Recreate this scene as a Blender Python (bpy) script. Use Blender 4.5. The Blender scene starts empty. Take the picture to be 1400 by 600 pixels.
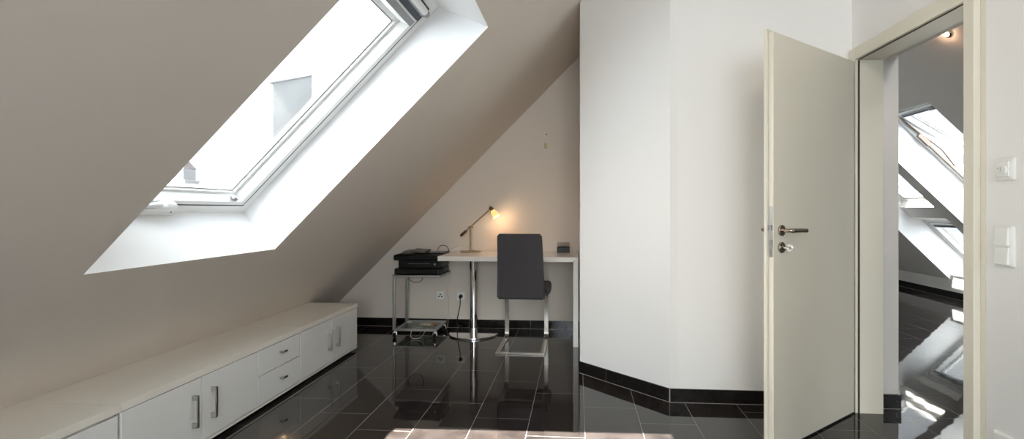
import bpy, bmesh, math, random
from mathutils import Vector, Matrix
random.seed(7)
C = bpy.context.scene.collection
R2 = math.sqrt(2.0)
OFF = {}          # world offset of every thing's origin (its parts are written in world coordinates)

# ------------------------------------------------------------------ materials
def new_mat(name):
    m = bpy.data.materials.new(name); m.use_nodes = True
    nt = m.node_tree; nt.nodes.clear()
    out = nt.nodes.new('ShaderNodeOutputMaterial')
    return m, nt, out
def pbr(name, col, rough=.5, metal=0., bump=0., bscale=60., coat=0., vary=0., vscale=8., spec=.5, sheen=0., emit=None, estr=0.):
    m, nt, out = new_mat(name)
    b = nt.nodes.new('ShaderNodeBsdfPrincipled')
    nt.links.new(b.outputs[0], out.inputs[0])
    b.inputs['Base Color'].default_value = (*col, 1)
    b.inputs['Roughness'].default_value = rough
    b.inputs['Metallic'].default_value = metal
    b.inputs['Coat Weight'].default_value = coat
    b.inputs['Coat Roughness'].default_value = .04
    b.inputs['Specular IOR Level'].default_value = spec
    b.inputs['Sheen Weight'].default_value = sheen
    if emit:
        b.inputs['Emission Color'].default_value = (*emit, 1)
        b.inputs['Emission Strength'].default_value = estr
    if bump or vary:
        tc = nt.nodes.new('ShaderNodeTexCoord')
    if bump:
        n = nt.nodes.new('ShaderNodeTexNoise'); n.inputs['Scale'].default_value = bscale; n.inputs['Detail'].default_value = 3
        bp = nt.nodes.new('ShaderNodeBump'); bp.inputs['Strength'].default_value = bump; bp.inputs['Distance'].default_value = .004
        nt.links.new(tc.outputs['Object'], n.inputs['Vector']); nt.links.new(n.outputs[0], bp.inputs['Height'])
        nt.links.new(bp.outputs[0], b.inputs['Normal'])
    if vary:
        n = nt.nodes.new('ShaderNodeTexNoise'); n.inputs['Scale'].default_value = vscale; n.inputs['Detail'].default_value = 5
        mx = nt.nodes.new('ShaderNodeMix'); mx.data_type = 'RGBA'
        mx.inputs['A'].default_value = (*[c * (1 - vary) for c in col], 1); mx.inputs['B'].default_value = (*[min(1, c * (1 + vary)) for c in col], 1)
        nt.links.new(tc.outputs['Object'], n.inputs['Vector']); nt.links.new(n.outputs[0], mx.inputs['Factor'])
        nt.links.new(mx.outputs['Result'], b.inputs['Base Color'])
    return m

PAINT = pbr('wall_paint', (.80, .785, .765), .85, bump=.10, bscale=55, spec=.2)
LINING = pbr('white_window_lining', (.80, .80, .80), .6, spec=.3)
PAINT_DIM = pbr('wall_paint_warm_shade', (.68, .625, .565), .88, bump=.10, bscale=55, spec=.2)  # white paint with the warm dimness of slope and end wall in its colour
DOORC = pbr('cream_door_lacquer', (.70, .66, .56), .38, bump=.03, bscale=300)
FRAMEW = pbr('white_window_lacquer', (.82, .83, .82), .35)
CABW = pbr('white_gloss_front', (.80, .80, .785), .16, coat=.3)
CABT = pbr('cream_laminate', (.80, .765, .70), .42)
CARC = pbr('cabinet_carcass', (.74, .72, .68), .5)
STEEL = pbr('brushed_steel', (.48, .47, .45), .3, 1.)
CHROME = pbr('chrome', (.78, .78, .78), .06, 1.)
ALU = pbr('matt_aluminium', (.42, .43, .43), .35, 1.)
BRONZE = pbr('aged_bronze', (.33, .24, .14), .32, 1.)
NICKEL = pbr('dark_nickel', (.42, .36, .30), .25, 1.)
BLACKP = pbr('black_plastic', (.005, .005, .0055), .35, spec=.3)
BLACKM = pbr('black_rubber', (.01, .01, .01), .7)
GREYP = pbr('grey_plastic', (.20, .20, .21), .4)
NAVY = pbr('dark_blue_grey_filter', (.035, .05, .065), .6)
MIDG = pbr('mid_grey_metal', (.28, .28, .29), .5)
SWITCH = pbr('white_switch_plastic', (.80, .80, .77), .35)
FABRIC = pbr('charcoal_fabric', (.060, .056, .060), .95, bump=.5, bscale=420, vary=.25, vscale=160, spec=.15, sheen=.15)
DESKW = pbr('white_desk_lacquer', (.80, .77, .72), .22, coat=.3)
SEAL = pbr('dark_door_seal', (.05, .04, .03), .7)
BEIGEC = pbr('beige_cable', (.55, .50, .40), .5)
REDC = pbr('reddish_cable', (.45, .20, .12), .5)
SLATE = pbr('neighbour_slate', (.034, .034, .034), .8, vary=.15, vscale=1.5)
STONE = pbr('pale_stone', (.13, .12, .115), .85, vary=.12, vscale=1)
DARKW = pbr('dark_opening', (.05, .05, .055), .7)
ROOFT = pbr('roof_tiles_red_brown', (.10, .08, .07), .8, vary=.2, vscale=6)
SHADE = pbr('amber_glass_shade', (.85, .55, .22), .35, emit=(1., .62, .22), estr=.7)
SPOTE = pbr('spot_lens', (.9, .7, .5), .3, emit=(1., .62, .33), estr=1.8)
CLEARP = None

def glass_mat(name, tint=(.97, .985, .98), refl=.07, rough=0.):
    m, nt, out = new_mat(name)
    t = nt.nodes.new('ShaderNodeBsdfTransparent'); t.inputs[0].default_value = (*tint, 1)
    g = nt.nodes.new('ShaderNodeBsdfGlossy'); g.inputs['Roughness'].default_value = rough
    f = nt.nodes.new('ShaderNodeFresnel')      # thin pane: the same reflectance from either side of each face
    gg = nt.nodes.new('ShaderNodeNewGeometry'); mi = nt.nodes.new('ShaderNodeMath'); mi.operation = 'MULTIPLY_ADD'
    mi.inputs[1].default_value = 1 / 1.45 - 1.45; mi.inputs[2].default_value = 1.45
    nt.links.new(gg.outputs['Backfacing'], mi.inputs[0]); nt.links.new(mi.outputs[0], f.inputs[0])
    mx = nt.nodes.new('ShaderNodeMixShader')
    nt.links.new(f.outputs[0], mx.inputs[0]); nt.links.new(t.outputs[0], mx.inputs[1]); nt.links.new(g.outputs[0], mx.inputs[2])
    nt.links.new(mx.outputs[0], out.inputs[0])
    return m
GLASS = glass_mat('window_glass')
SHELFG = glass_mat('shelf_glass', (.70, .78, .74))
ACRYL = glass_mat('clear_acrylic', (.80, .78, .76))

def tile_mat():
    # polished dark 30 x 60 cm porcelain tiles in a one-third running bond with fine light joints
    m, nt, out = new_mat('polished_dark_tiles')
    N = nt.nodes; L = nt.links
    b = N.new('ShaderNodeBsdfPrincipled'); L.new(b.outputs[0], out.inputs[0])
    geo = N.new('ShaderNodeNewGeometry'); sep = N.new('ShaderNodeSeparateXYZ'); L.new(geo.outputs['Position'], sep.inputs[0])
    def ma(op, a, bb=None, c=None):
        n = N.new('ShaderNodeMath'); n.operation = op
        for i, v in enumerate((a, bb, c)):
            if v is None: continue
            if isinstance(v, (int, float)): n.inputs[i].default_value = v
            else: L.new(v, n.inputs[i])
        return n.outputs[0]
    xs = ma('DIVIDE', ma('ADD', sep.outputs[0], 1.4606), .3)
    k = ma('FLOOR', xs)
    fx = ma('FRACT', xs)
    ys = ma('DIVIDE', ma('ADD', ma('SUBTRACT', sep.outputs[1], 3.353), ma('MULTIPLY', k, .2)), .6)
    fy = ma('FRACT', ys); ky = ma('FLOOR', ys)
    dx = ma('MULTIPLY', ma('MINIMUM', fx, ma('SUBTRACT', 1., fx)), .3)
    dy = ma('MULTIPLY', ma('MINIMUM', fy, ma('SUBTRACT', 1., fy)), .6)
    d = ma('MINIMUM', dx, dy)
    grout = ma('LESS_THAN', d, .0010)
    comb = N.new('ShaderNodeCombineXYZ'); L.new(k, comb.inputs[0]); L.new(ky, comb.inputs[1])
    wn = N.new('ShaderNodeTexWhiteNoise'); wn.noise_dimensions = '3D'; L.new(comb.outputs[0], wn.inputs['Vector'])
    vadd = N.new('ShaderNodeVectorMath'); vadd.operation = 'MULTIPLY_ADD'
    L.new(wn.outputs['Color'], vadd.inputs[0]); vadd.inputs[1].default_value = (9, 9, 9); L.new(geo.outputs['Position'], vadd.inputs[2])
    n1 = N.new('ShaderNodeTexNoise'); n1.inputs['Scale'].default_value = 7; n1.inputs['Detail'].default_value = 8; n1.inputs['Roughness'].default_value = .7
    L.new(vadd.outputs[0], n1.inputs['Vector'])
    rmp = N.new('ShaderNodeValToRGB')
    rmp.color_ramp.elements[0].position = .3; rmp.color_ramp.elements[0].color = (.009, .007, .0065, 1)
    rmp.color_ramp.elements[1].position = .75; rmp.color_ramp.elements[1].color = (.036, .029, .027, 1)
    L.new(n1.outputs[0], rmp.inputs[0])
    tone = ma('MULTIPLY_ADD', wn.outputs['Value'], .3, .85)
    vs = N.new('ShaderNodeVectorMath'); vs.operation = 'SCALE'; L.new(rmp.outputs[0], vs.inputs[0]); L.new(tone, vs.inputs['Scale'])
    mx = N.new('ShaderNodeMix'); mx.data_type = 'RGBA'; L.new(grout, mx.inputs['Factor']); L.new(vs.outputs[0], mx.inputs['A'])
    mx.inputs['B'].default_value = (.30, .28, .25, 1)
    L.new(mx.outputs['Result'], b.inputs['Base Color'])
    rg = ma('MULTIPLY_ADD', grout, .5, .035); L.new(rg, b.inputs['Roughness'])
    b.inputs['IOR'].default_value = 1.54
    n2 = N.new('ShaderNodeTexNoise'); n2.inputs['Scale'].default_value = 5; n2.inputs['Detail'].default_value = 1; L.new(geo.outputs['Position'], n2.inputs['Vector'])
    bp = N.new('ShaderNodeBump'); bp.inputs['Strength'].default_value = .06; bp.inputs['Distance'].default_value = .01
    L.new(n2.outputs[0], bp.inputs['Height']); L.new(bp.outputs[0], b.inputs['Normal'])
    return m
TILES = tile_mat()
SKIRT = pbr('dark_tile_skirting', (.012, .010, .0095), .14, vary=.5, vscale=22, spec=.35)
GROUT = pbr('grout_light', (.40, .37, .33), .8)

# ------------------------------------------------------------------ mesh helpers
def box(bm, x0, x1, y0, y1, z0, z1, M=None):
    vs = [bm.verts.new((x, y, z)) for x in (x0, x1) for y in (y0, y1) for z in (z0, z1)]
    for f in ((0, 1, 3, 2), (4, 6, 7, 5), (0, 4, 5, 1), (2, 3, 7, 6), (0, 2, 6, 4), (1, 5, 7, 3)):
        bm.faces.new([vs[i] for i in f])
    if M is not None:
        for v in vs: v.co = M @ v.co
    return vs
def prism(bm, poly, z0, z1, M=None):
    a = [bm.verts.new((x, y, z0)) for x, y in poly]; b = [bm.verts.new((x, y, z1)) for x, y in poly]
    n = len(poly)
    bm.faces.new(a); bm.faces.new(b)
    for i in range(n): bm.faces.new((a[i], a[(i + 1) % n], b[(i + 1) % n], b[i]))
    if M is not None:
        for v in a + b: v.co = M @ v.co
def loft(bm, rings, cap=True, closed=False):
    vr = [[bm.verts.new(p) for p in r] for r in rings]
    n = len(vr[0]); m = len(vr)
    for i in range(m if closed else m - 1):
        a, b = vr[i], vr[(i + 1) % m]
        for j in range(n):
            bm.faces.new((a[j], a[(j + 1) % n], b[(j + 1) % n], b[j]))
    if cap and not closed:
        bm.faces.new(vr[0]); bm.faces.new(vr[-1])
def frames(pts):
    pts = [Vector(p) for p in pts]; T = []
    for i in range(len(pts)):
        a = pts[max(i - 1, 0)]; b = pts[min(i + 1, len(pts) - 1)]
        T.append((b - a).normalized())
    up = Vector((0, 0, 1)) if abs(T[0].z) < .9 else Vector((0, 1, 0))
    n = (up - T[0] * up.dot(T[0])).normalized(); out = []
    for t in T:
        n = (n - t * n.dot(t)).normalized(); out.append((n, t.cross(n)))
    return pts, out
def tube(bm, pts, r, n=12, M=None):
    pts, fr = frames(pts); rings = []
    for i, (p, (a, b)) in enumerate(zip(pts, fr)):
        rr = r[i] if isinstance(r, (list, tuple)) else r
        ring = [p + a * math.cos(2 * math.pi * k / n) * rr + b * math.sin(2 * math.pi * k / n) * rr for k in range(n)]
        if M is not None: ring = [M @ q for q in ring]
        rings.append(ring)
    loft(bm, rings)
def smoothpath(pts, it=3):
    pts = [Vector(p) for p in pts]
    for _ in range(it):
        q = [pts[0]]
        for a, b in zip(pts[:-1], pts[1:]):
            q += [a * .75 + b * .25, a * .25 + b * .75]
        q.append(pts[-1]); pts = q
    return pts
def cyl(bm, c, r, h, axis='Z', n=32, M=None, r2=None):
    ax = {'X': Vector((1, 0, 0)), 'Y': Vector((0, 1, 0)), 'Z': Vector((0, 0, 1))}[axis] if isinstance(axis, str) else Vector(axis).normalized()
    c = Vector(c)
    tube(bm, [c, c + ax * h], [r, r if r2 is None else r2], n, M)
def ribbon(bm, path, x0, x1, th):     # flat bar bent in the YZ plane
    P = [Vector((0, p[0], p[1])) for p in path]; rings = []
    for i, p in enumerate(P):
        a = P[max(i - 1, 0)]; b = P[min(i + 1, len(P) - 1)]; t = (b - a).normalized()
        nn = Vector((0, -t.z, t.y)) * th / 2
        rings.append([(x0, p.y + nn.y, p.z + nn.z), (x1, p.y + nn.y, p.z + nn.z), (x1, p.y - nn.y, p.z - nn.z), (x0, p.y - nn.y, p.z - nn.z)])
    loft(bm, rings)
def rrect(w, h, r, n=5):              # rounded rectangle, centred
    pts = []
    for cx, cy, a0 in ((w / 2 - r, h / 2 - r, 0), (-w / 2 + r, h / 2 - r, 90), (-w / 2 + r, -h / 2 + r, 180), (w / 2 - r, -h / 2 + r, 270)):
        for k in range(n + 1):
            a = math.radians(a0 + 90 * k / n); pts.append((cx + r * math.cos(a), cy + r * math.sin(a)))
    return pts
def B(): return bmesh.new()

def setp(o, label=None, cat=None, group=None, kind=None):
    if label: o['label'] = label
    if cat: o['category'] = cat
    if group: o['group'] = group
    if kind: o['kind'] = kind
    return o
def obj(name, bm, mat, parent=None, origin=None, bevel=0., seg=2, smooth=True, local=False):
    bmesh.ops.recalc_face_normals(bm, faces=bm.faces[:])
    off = Vector((0, 0, 0))
    if parent is not None and not local: off = OFF.get(parent.name, off)
    if parent is None and origin is not None: off = Vector(origin)
    if off.length > 0:
        for v in bm.verts: v.co -= off
    me = bpy.data.meshes.new(name); bm.to_mesh(me); bm.free()
    for p in me.polygons: p.use_smooth = smooth
    if smooth: me.set_sharp_from_angle(angle=math.radians(35))
    o = bpy.data.objects.new(name, me); C.objects.link(o)
    mats = mat if isinstance(mat, (list, tuple)) else [mat]
    for m in mats: me.materials.append(m)
    if parent is not None:
        o.parent = parent
        OFF[o.name] = off
    elif origin is not None:
        o.location = off; OFF[o.name] = off
    if bevel:
        md = o.modifiers.new('bevel', 'BEVEL'); md.width = bevel; md.segments = seg; md.limit_method = 'ANGLE'; md.angle_limit = math.radians(40)
        md.harden_normals = False
    return o
def empty(name, loc, rotz=0., **k):
    o = bpy.data.objects.new(name, None); C.objects.link(o); o.location = loc; o.rotation_euler = (0, 0, rotz)
    o.empty_display_size = .1
    OFF[o.name] = Vector(loc) if rotz == 0 else Vector((0, 0, 0))
    return setp(o, **k)
def struct(name, bm, mat, label=None, **k):
    o = obj(name, bm, mat, **k); o['kind'] = 'structure'
    if label: o['label'] = label
    return o

# ------------------------------------------------------------------ the shell
H0 = 2.85                     # flat ceiling
KL, KR = 2.60, 5.09           # left slope: z = x + KL ; right slope: z = KR - x
ML = Matrix(((1 / R2, 0, -1 / R2, 0), (0, 1, 0, 0), (1 / R2, 0, 1 / R2, 0), (0, 0, 0, 1)))   # (u, y, w) -> world, left roof
MR = Matrix(((-1 / R2, 0, 1 / R2, 0), (0, 1, 0, 0), (1 / R2, 0, 1 / R2, 0), (0, 0, 0, 1)))   # right roof
WL, WR = KL / R2, KR / R2

bm = B(); box(bm, -2.9, 5.3, -3.2, 9.8, -.12, 0); struct('floor', bm, TILES, 'polished dark brown black tiled floor with thin pale joints', smooth=False)

def roof_slab(name, M, w0, w1, u0, u1, y0, y1, holes, label, paint=None):
    # holes: (inner (u0,u1), outer (u0,u1), (y0,y1)); sorted in y, never overlapping
    bm = B()
    us_i = sorted({u0, u1} | {h[0][0] for h in holes} | {h[0][1] for h in holes})
    ys = sorted({y0, y1} | {h[2][0] for h in holes} | {h[2][1] for h in holes})
    def face(layer):
        w = (w0, w1)[layer]
        for a, b in zip(ys[:-1], ys[1:]):
            hh = [h for h in holes if h[2][0] <= a + 1e-6 and h[2][1] >= b - 1e-6]
            cuts = [u0]
            for h in hh: cuts += [h[layer][0], h[layer][1]]
            cuts.append(u1)
            for i in range(0, len(cuts), 2):
                vs = [bm.verts.new(M @ Vector(p)) for p in ((cuts[i], a, w), (cuts[i + 1], a, w), (cuts[i + 1], b, w), (cuts[i], b, w))]
                bm.faces.new(vs)
    face(0); face(1)
    def ring(iu, iy, ou, oy):
        A = [(iu[0], iy[0], w0), (iu[1], iy[0], w0), (iu[1], iy[1], w0), (iu[0], iy[1], w0)]
        D = [(ou[0], oy[0], w1), (ou[1], oy[0], w1), (ou[1], oy[1], w1), (ou[0], oy[1], w1)]
        va = [bm.verts.new(M @ Vector(p)) for p in A]; vb = [bm.verts.new(M @ Vector(p)) for p in D]
        for i in range(4): bm.faces.new((va[i], va[(i + 1) % 4], vb[(i + 1) % 4], vb[i]))
    ring((u0, u1), (y0, y1), (u0, u1), (y0, y1))
    n0 = len(bm.faces)
    for h in holes: ring(h[0], h[2], h[1], h[2])
    bm.faces.ensure_lookup_table()
    for i in range(n0, len(bm.faces)): bm.faces[i].material_index = 1      # white window linings
    bmesh.ops.remove_doubles(bm, verts=bm.verts[:], dist=1e-5)
    return struct(name, bm, [paint or PAINT_DIM, LINING], label, smooth=False)

WY = (1.57, 2.65)
holesL = [((-.516, 1.17), (-.502, 1.06), (-2.25, -1.17)), ((-.516, 1.17), (-.502, 1.06), (-.85, .23)), ((-.516, 1.17), (-.502, 1.06), WY)]
DL = .278
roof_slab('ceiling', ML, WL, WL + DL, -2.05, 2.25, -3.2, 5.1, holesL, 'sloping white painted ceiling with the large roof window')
uL0 = (.235 - 4.855) / R2
holesR = []
for y0, y1 in ((4.585, 5.69), (5.86, 6.97)):
    holesR.append(((uL0, -2.345), (uL0 - .05, -2.46), (y0, y1)))
    holesR.append(((-2.345 + .0, -.66), (-2.18, -.66), (y0, y1)))
# the two openings of a column are joined at the inner face and split by a recessed ledge, so cut them as one
holesR = [((uL0, -.66), (uL0 - .03, -.79), (-2.22, -1.11)), ((uL0, -.66), (uL0 - .03, -.79), (-.95, .155)), ((uL0, -.66), (uL0 - .03, -.79), (4.585, 5.69)), ((uL0, -.66), (uL0 - .03, -.79), (5.86, 6.97))]
DR = .31
roof_slab('ceiling', MR, WR, WR + DR, -4.1, .62, -3.2, 9.8, holesR, 'sloping ceiling of the next room with roof windows', PAINT)
bm = B()
box(bm, .10, 2.40, -3.2, 9.8, H0, H0 + .2)
struct('ceiling', bm, PAINT, 'flat ceiling strip under the ridge', smooth=False)
# ledges between the upper and the lower roof windows of the next room
for y0, y1 in ((4.585, 5.69), (5.86, 6.97)):
    bm = B()
    prism(bm, [(-2.345, .228), (-2.155, .228), (-2.10, .33), (-2.10, .36), (-2.50, .36), (-2.50, .33)], y0, y1)
    # prism is (u, w) extruded along y
    for v in bm.verts: v.co = MR @ Vector((v.co.x, v.co.z, v.co.y + WR))
    struct('trim_1' if y0 > 5 else 'trim_2', bm, PAINT, 'white ledge between the stacked roof windows of the next room', smooth=False)

# walls
def wall(name, poly, z0=0., z1=H0 + .05, label=None):
    bm = B(); prism(bm, poly, z0, z1); return struct(name, bm, PAINT, label, smooth=False)
bm = B(); box(bm, -2.65, .1, 4.84, 5.05, 0, H0 + .05); struct('wall_back', bm, PAINT_DIM, 'white end wall behind the desk', smooth=False)
wall('wall_chimney', [(.02, 5.05), (.02, 3.57), (.555, 3.07), (.60, 3.075), (1.86, 3.08), (1.86, 9.8), (1.7, 9.8), (1.7, 5.05)], label='white angled wall block between desk niche and door')
bm = B(); box(bm, 1.60, 1.86, -3.2, 2.11, 0, H0 + .05); box(bm, 1.60, 1.86, 2.11, 3.08, 2.05, H0 + .05)
struct('wall_right', bm, PAINT, 'white wall with the doorway and switches', smooth=False)
GW = (-.55, 1.35, .85, 2.45)     # unseen gable window added behind the viewer for fill light
bm = B(); box(bm, -2.65, GW[0], -2.9, -2.6, 0, 3.05); box(bm, GW[1], 5.3, -2.9, -2.6, 0, 3.05); box(bm, GW[0], GW[1], -2.9, -2.6, 0, GW[2]); box(bm, GW[0], GW[1], -2.9, -2.6, GW[3], 3.05)
struct('wall_front', bm, PAINT, 'white wall behind the viewer', smooth=False)
gw = empty('window_8', (.4, -2.8, GW[2]), label='added fill light window in the unseen wall behind the viewer', kind='structure')
bm = B()
for a, b, c, d in ((GW[0], GW[0] + .06, GW[2], GW[3]), (GW[1] - .06, GW[1], GW[2], GW[3]), (GW[0] + .06, GW[1] - .06, GW[2], GW[2] + .06), (GW[0] + .06, GW[1] - .06, GW[3] - .06, GW[3]), (.37, .43, GW[2] + .06, GW[3] - .06)):
    box(bm, a, b, -2.84, -2.78, c, d)
obj('window_frame', bm, FRAMEW, gw)
bm = B(); box(bm, GW[0] + .06, GW[1] - .06, -2.815, -2.805, GW[2] + .06, GW[3] - .06); obj('glass_pane', bm, GLASS, gw)
bm = B(); box(bm, 4.85, 5.1, -3.2, 9.8, 0, .30); struct('wall_knee', bm, PAINT, 'low white knee wall of the next room', smooth=False)
bm = B(); box(bm, 1.75, 5.3, 9.7, 9.9, 0, 3.05); struct('wall_far', bm, PAINT, 'end wall of the next room', smooth=False)

# skirting of dark tiles: face tile, thin light joint on the floor, butt joints
def skirt(name, a, b, label, side=1, joints=(), hgt=.082, th=.009):
    a = Vector((*a, 0)); b = Vector((*b, 0)); d = (b - a).normalized(); n = Vector((-d.y, d.x, 0)) * side; L = (b - a).length
    M = Matrix(((d.x, n.x, 0, a.x), (d.y, n.y, 0, a.y), (0, 0, 1, 0), (0, 0, 0, 1)))
    bm = B(); cuts = [0] + list(joints) + [L]
    for i, (s, e) in enumerate(zip(cuts[:-1], cuts[1:])):
        box(bm, s + (.001 if i else 0), e - .001, 0, th, .003, hgt, M)
    nb = len(bm.faces)
    box(bm, 0, L, -.001, th - .0015, 0, hgt - .001, M)
    for i, f in enumerate(bm.faces): f.material_index = 0 if i < nb else 1
    return struct(name, bm, [SKIRT, GROUT], label, smooth=False)
skirt('baseboard_back', (-2.6, 4.84), (.02, 4.84), 'dark tile skirting along the end wall', -1, [.35, .95, 1.55, 2.15])
skirt('baseboard_chimney', (.02, 3.57), (.555, 3.07), 'dark tile skirting on the angled wall', -1, [.245])
skirt('baseboard_middle', (.555, 3.07), (1.60, 3.08), 'dark tile skirting between angled wall and door', -1, [.6])
skirt('baseboard_stub', (1.724, 3.08), (1.868, 3.08), 'short dark tile skirting on the passage corner', -1, th=.014)
skirt('baseboard_knee', (4.85, -3), (4.85, 9.7), 'dark tile skirting on the knee wall', 1, [.6 * i for i in range(1, 21)], hgt=.09)
skirt('baseboard_right', (1.60, -3), (1.60, 2.12), 'dark tile skirting on the wall with switches', 1)

# ------------------------------------------------------------------ roof windows
def ring_profile(bm, u0, u1, y0, y1, prof, M):
    # rectangular ring; prof = [(offset inwards, w)], offsets may be scalar or (bottom, sides, top)
    rings = []
    for off, w in prof:
        b_, s_, t_ = (off, off, off) if not isinstance(off, tuple) else off
        rings.append([M @ Vector(p) for p in ((u0 + b_, y0 + s_, w), (u1 - t_, y0 + s_, w), (u1 - t_, y1 - s_, w), (u0 + b_, y1 - s_, w))])
    loft(bm, rings, closed=True)
def roof_window(name, label, M, wf, u0, u1, y0, y1, tilt=0., top=.227, latch=True, cam_bits=True):
    """centre of the frame is the empty; frame ring, dark gasket, sash ring, glass, vent bar, handle"""
    base = M @ Vector((u0, (y0 + y1) / 2, wf))
    t = empty(name, base, label=label, kind='structure')
    bm = B(); ring_profile(bm, u0, u1, y0, y1, [(0, -.002), (.042, -.002), (.045, .002), (.047, .11), (-.03, .11), (-.03, .0)], Matrix.Translation((0, 0, 0)) @ M @ Matrix.Translation((0, 0, wf)))
    obj('window_frame', bm, FRAMEW, t)
    bm = B(); ring_profile(bm, u0, u1, y0, y1, [(.0455, .0005), (.0525, .0005), (.0525, .05), (.0455, .05)], M @ Matrix.Translation((0, 0, wf)))
    if tilt: bm.free()
    else: obj('gasket', bm, BLACKM, t)
    S = M @ Matrix.Translation((0, 0, wf))
    if tilt:   # top-hung sash swung outwards about its upper edge
        S = M @ Matrix.Translation((u1 - .05, 0, wf + .05)) @ Matrix.Rotation(tilt, 4, 'Y') @ Matrix.Translation((-(u1 - .05), 0, -.05))
    bt, sd, tp = .105, .132, top
    f = lambda k: (.051 + (bt - .051) * k, .051 + (sd - .051) * k, .051 + (tp - .051) * k)
    ff = lambda k, tt: (.051 + (bt - .051) * k, .051 + (sd - .051) * k, tt)
    bm = B()
    ring_profile(bm, u0, u1, y0, y1, [(.053, .0), (ff(.44, tp - .042), .0), (ff(.47, tp - .040), .006), (ff(.66, tp - .028), .030), (ff(.70, tp - .026), .044), (ff(.93, tp - .006), .046), (ff(.96, tp - .003), .060), (ff(1., tp), .060), (ff(1., tp), .075), (.053, .09)], S)
    sash = obj('sash', bm, FRAMEW, t)
    bm = B(); ring_profile(bm, u0, u1, y0, y1, [(ff(1.0, tp), .058), (ff(1.07, tp + .006), .058), (ff(1.07, tp + .006), .064), (ff(1., tp), .064)], S)
    obj('glazing_seal', bm, MIDG, sash)
    bm = B(); box(bm, u0 + bt - .01, u1 - tp + .01, y0 + sd - .01, y1 - sd + .01, .062, .074, S)
    obj('glass_pane', bm, GLASS, sash)
    if cam_bits:
        # ventilation bar along the top of the sash
        a, b = y0 + .075, y1 - .075
        bm = B(); box(bm, u1 - tp + .044, u1 - tp + .078, a, b, -.004, .004, S); obj('vent_gap_shade', bm, MIDG, sash)  # grey bar stands in for the shaded gap of the vent
        bm = B(); box(bm, u1 - tp + .078, u1 - tp + .086, a, b, -.007, .006, S); obj('vent_strip', bm, FRAMEW, sash)
        bm = B(); box(bm, u1 - tp + .090, u1 - tp + .122, a, b, -.014, .006, S); obj('vent_filter', bm, NAVY, sash)
        bm = B(); tube(bm, [(u1 - tp + .150, a + .03, -.018), (u1 - tp + .150, b - .03, -.018)], .020, 16, S); hb = obj('handle_bar', bm, FRAMEW, sash)
        bm = B()
        for yy in (a, b - .03): tube(bm, [(u1 - tp + .150, yy, -.018), (u1 - tp + .150, yy + .03, -.018)], .021, 16, S)
        obj('end_cap', bm, MIDG, hb)
    else:
        bm = B(); box(bm, u1 - tp + .05, u1 - tp + .080, y0 + .10, y1 - .10, -.006, .004, S); obj('vent_filter', bm, NAVY, sash)
        bm = B(); box(bm, u1 - tp + .045, u1 - tp + .075, (y0 + y1) / 2 - .05, (y0 + y1) / 2 + .05, -.012, -.004, S); obj('vent_knob', bm, GREYP, sash)
    return t, sash, S

w1, s1, S1 = roof_window('window_1', 'large white framed roof window in the sloping ceiling at the left', ML, WL + DL, -.502, 1.06, *WY)
# bottom latch of the visible window
bm = B()
yc = 2.07
prof = [Vector((-.488, yc - .10, 0)), ]
Mx = ML @ Matrix.Translation((0, 0, WL + DL))
box(bm, -.500, -.458, 1.62, yc + .075, -.022, 0., Mx)
tube(bm, [(-.450, yc - .055, -.010), (-.440, yc - .02, -.020), (-.446, yc + .03, -.016), (-.456, yc + .07, -.006)], [.014, .026, .022, .008], 14, Mx)
tube(bm, [(-.455, yc - .20, -.012), (-.435, yc - .06, -.020), (-.433, yc - .03, -.016)], [.006, .012, .010], 12, Mx)
la = obj('latch', bm, FRAMEW, w1, bevel=.004)
bm = B(); cyl(bm, (-.478, yc + .045, -.024), .005, .004, 'Z', 10, Mx); obj('latch_screw', bm, MIDG, la)
bm = B(); box(bm, -.42, -.40, 2.493, 2.513, -.002, .02, Mx); cyl(bm, (-.405, 2.49, .0), .012, .02, 'Z', 12, Mx); obj('glass_clip', bm, MIDG, s1)
# a cream roller blind cord cassette edge is part of the sash top; next, unseen windows added behind the viewer for fill
roof_window('window_2', 'added fill light roof window, unseen in the slope behind the viewer', ML, WL + DL, -.502, 1.06, -.85, .23, cam_bits=False)
roof_window('window_3', 'second added fill light roof window, unseen in the slope behind the viewer', ML, WL + DL, -.502, 1.06, -2.35, -1.27, cam_bits=False)
n = 4
for y0, y1 in ((4.585, 5.69), (5.86, 6.97)):
    near = y0 < 5
    w, s, S = roof_window('window_%d' % n, ('tilted open upper roof window in the next room' if near else 'closed upper roof window beyond the open one in the next room'),
                MR, WR + DR, -2.13, -.79, y0, y1, tilt=(math.radians(13) if near else 0), top=.17, cam_bits=False)
    n += 1
    if near:
        # folding stay arm between frame and opened sash
        Mw = MR @ Matrix.Translation((0, 0, WR + DR))
        yy = y1 - .062
        DKN = pbr('dark_arm_metal', (.16, .12, .10), .35, .8)
        bm = B()
        tube(bm, [(-.86, yy, .020), (-1.0, yy, .012), (-1.22, yy, .030)], [.006, .010, .010], 8, Mw)
        box(bm, -1.92, -1.18, yy - .007, yy + .007, .000, .020, Mw)
        box(bm, -1.32, -1.17, yy - .016, yy + .016, -.010, .034, Mw)
        tube(bm, [(-1.24, yy, .04), (-1.45, yy, .062), (-1.66, yy, .030)], .007, 8, Mw)
        box(bm, -1.96, -1.84, yy - .014, yy + .014, -.006, .024, Mw)
        obj('stay_arm', bm, DKN, w)
        bm = B(); box(bm, -.892, -.878, y0 + .12, y1 - .12, -.004, -.001, Mw); obj('vent_slot', bm, MIDG, w)
        bm = B(); box(bm, -.905, -.875, (y0 + y1) / 2 - .03, (y0 + y1) / 2 + .03, -.012, -.0045, Mw); obj('vent_knob', bm, GREYP, w)
    roof_window('window_%d' % n, ('lower roof window under the tilted one in the next room' if near else 'lower roof window under the far ledge in the next room'),
                MR, WR + DR, uL0 - .03, -2.47, y0, y1, top=.17, cam_bits=False)
    n += 1

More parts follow.
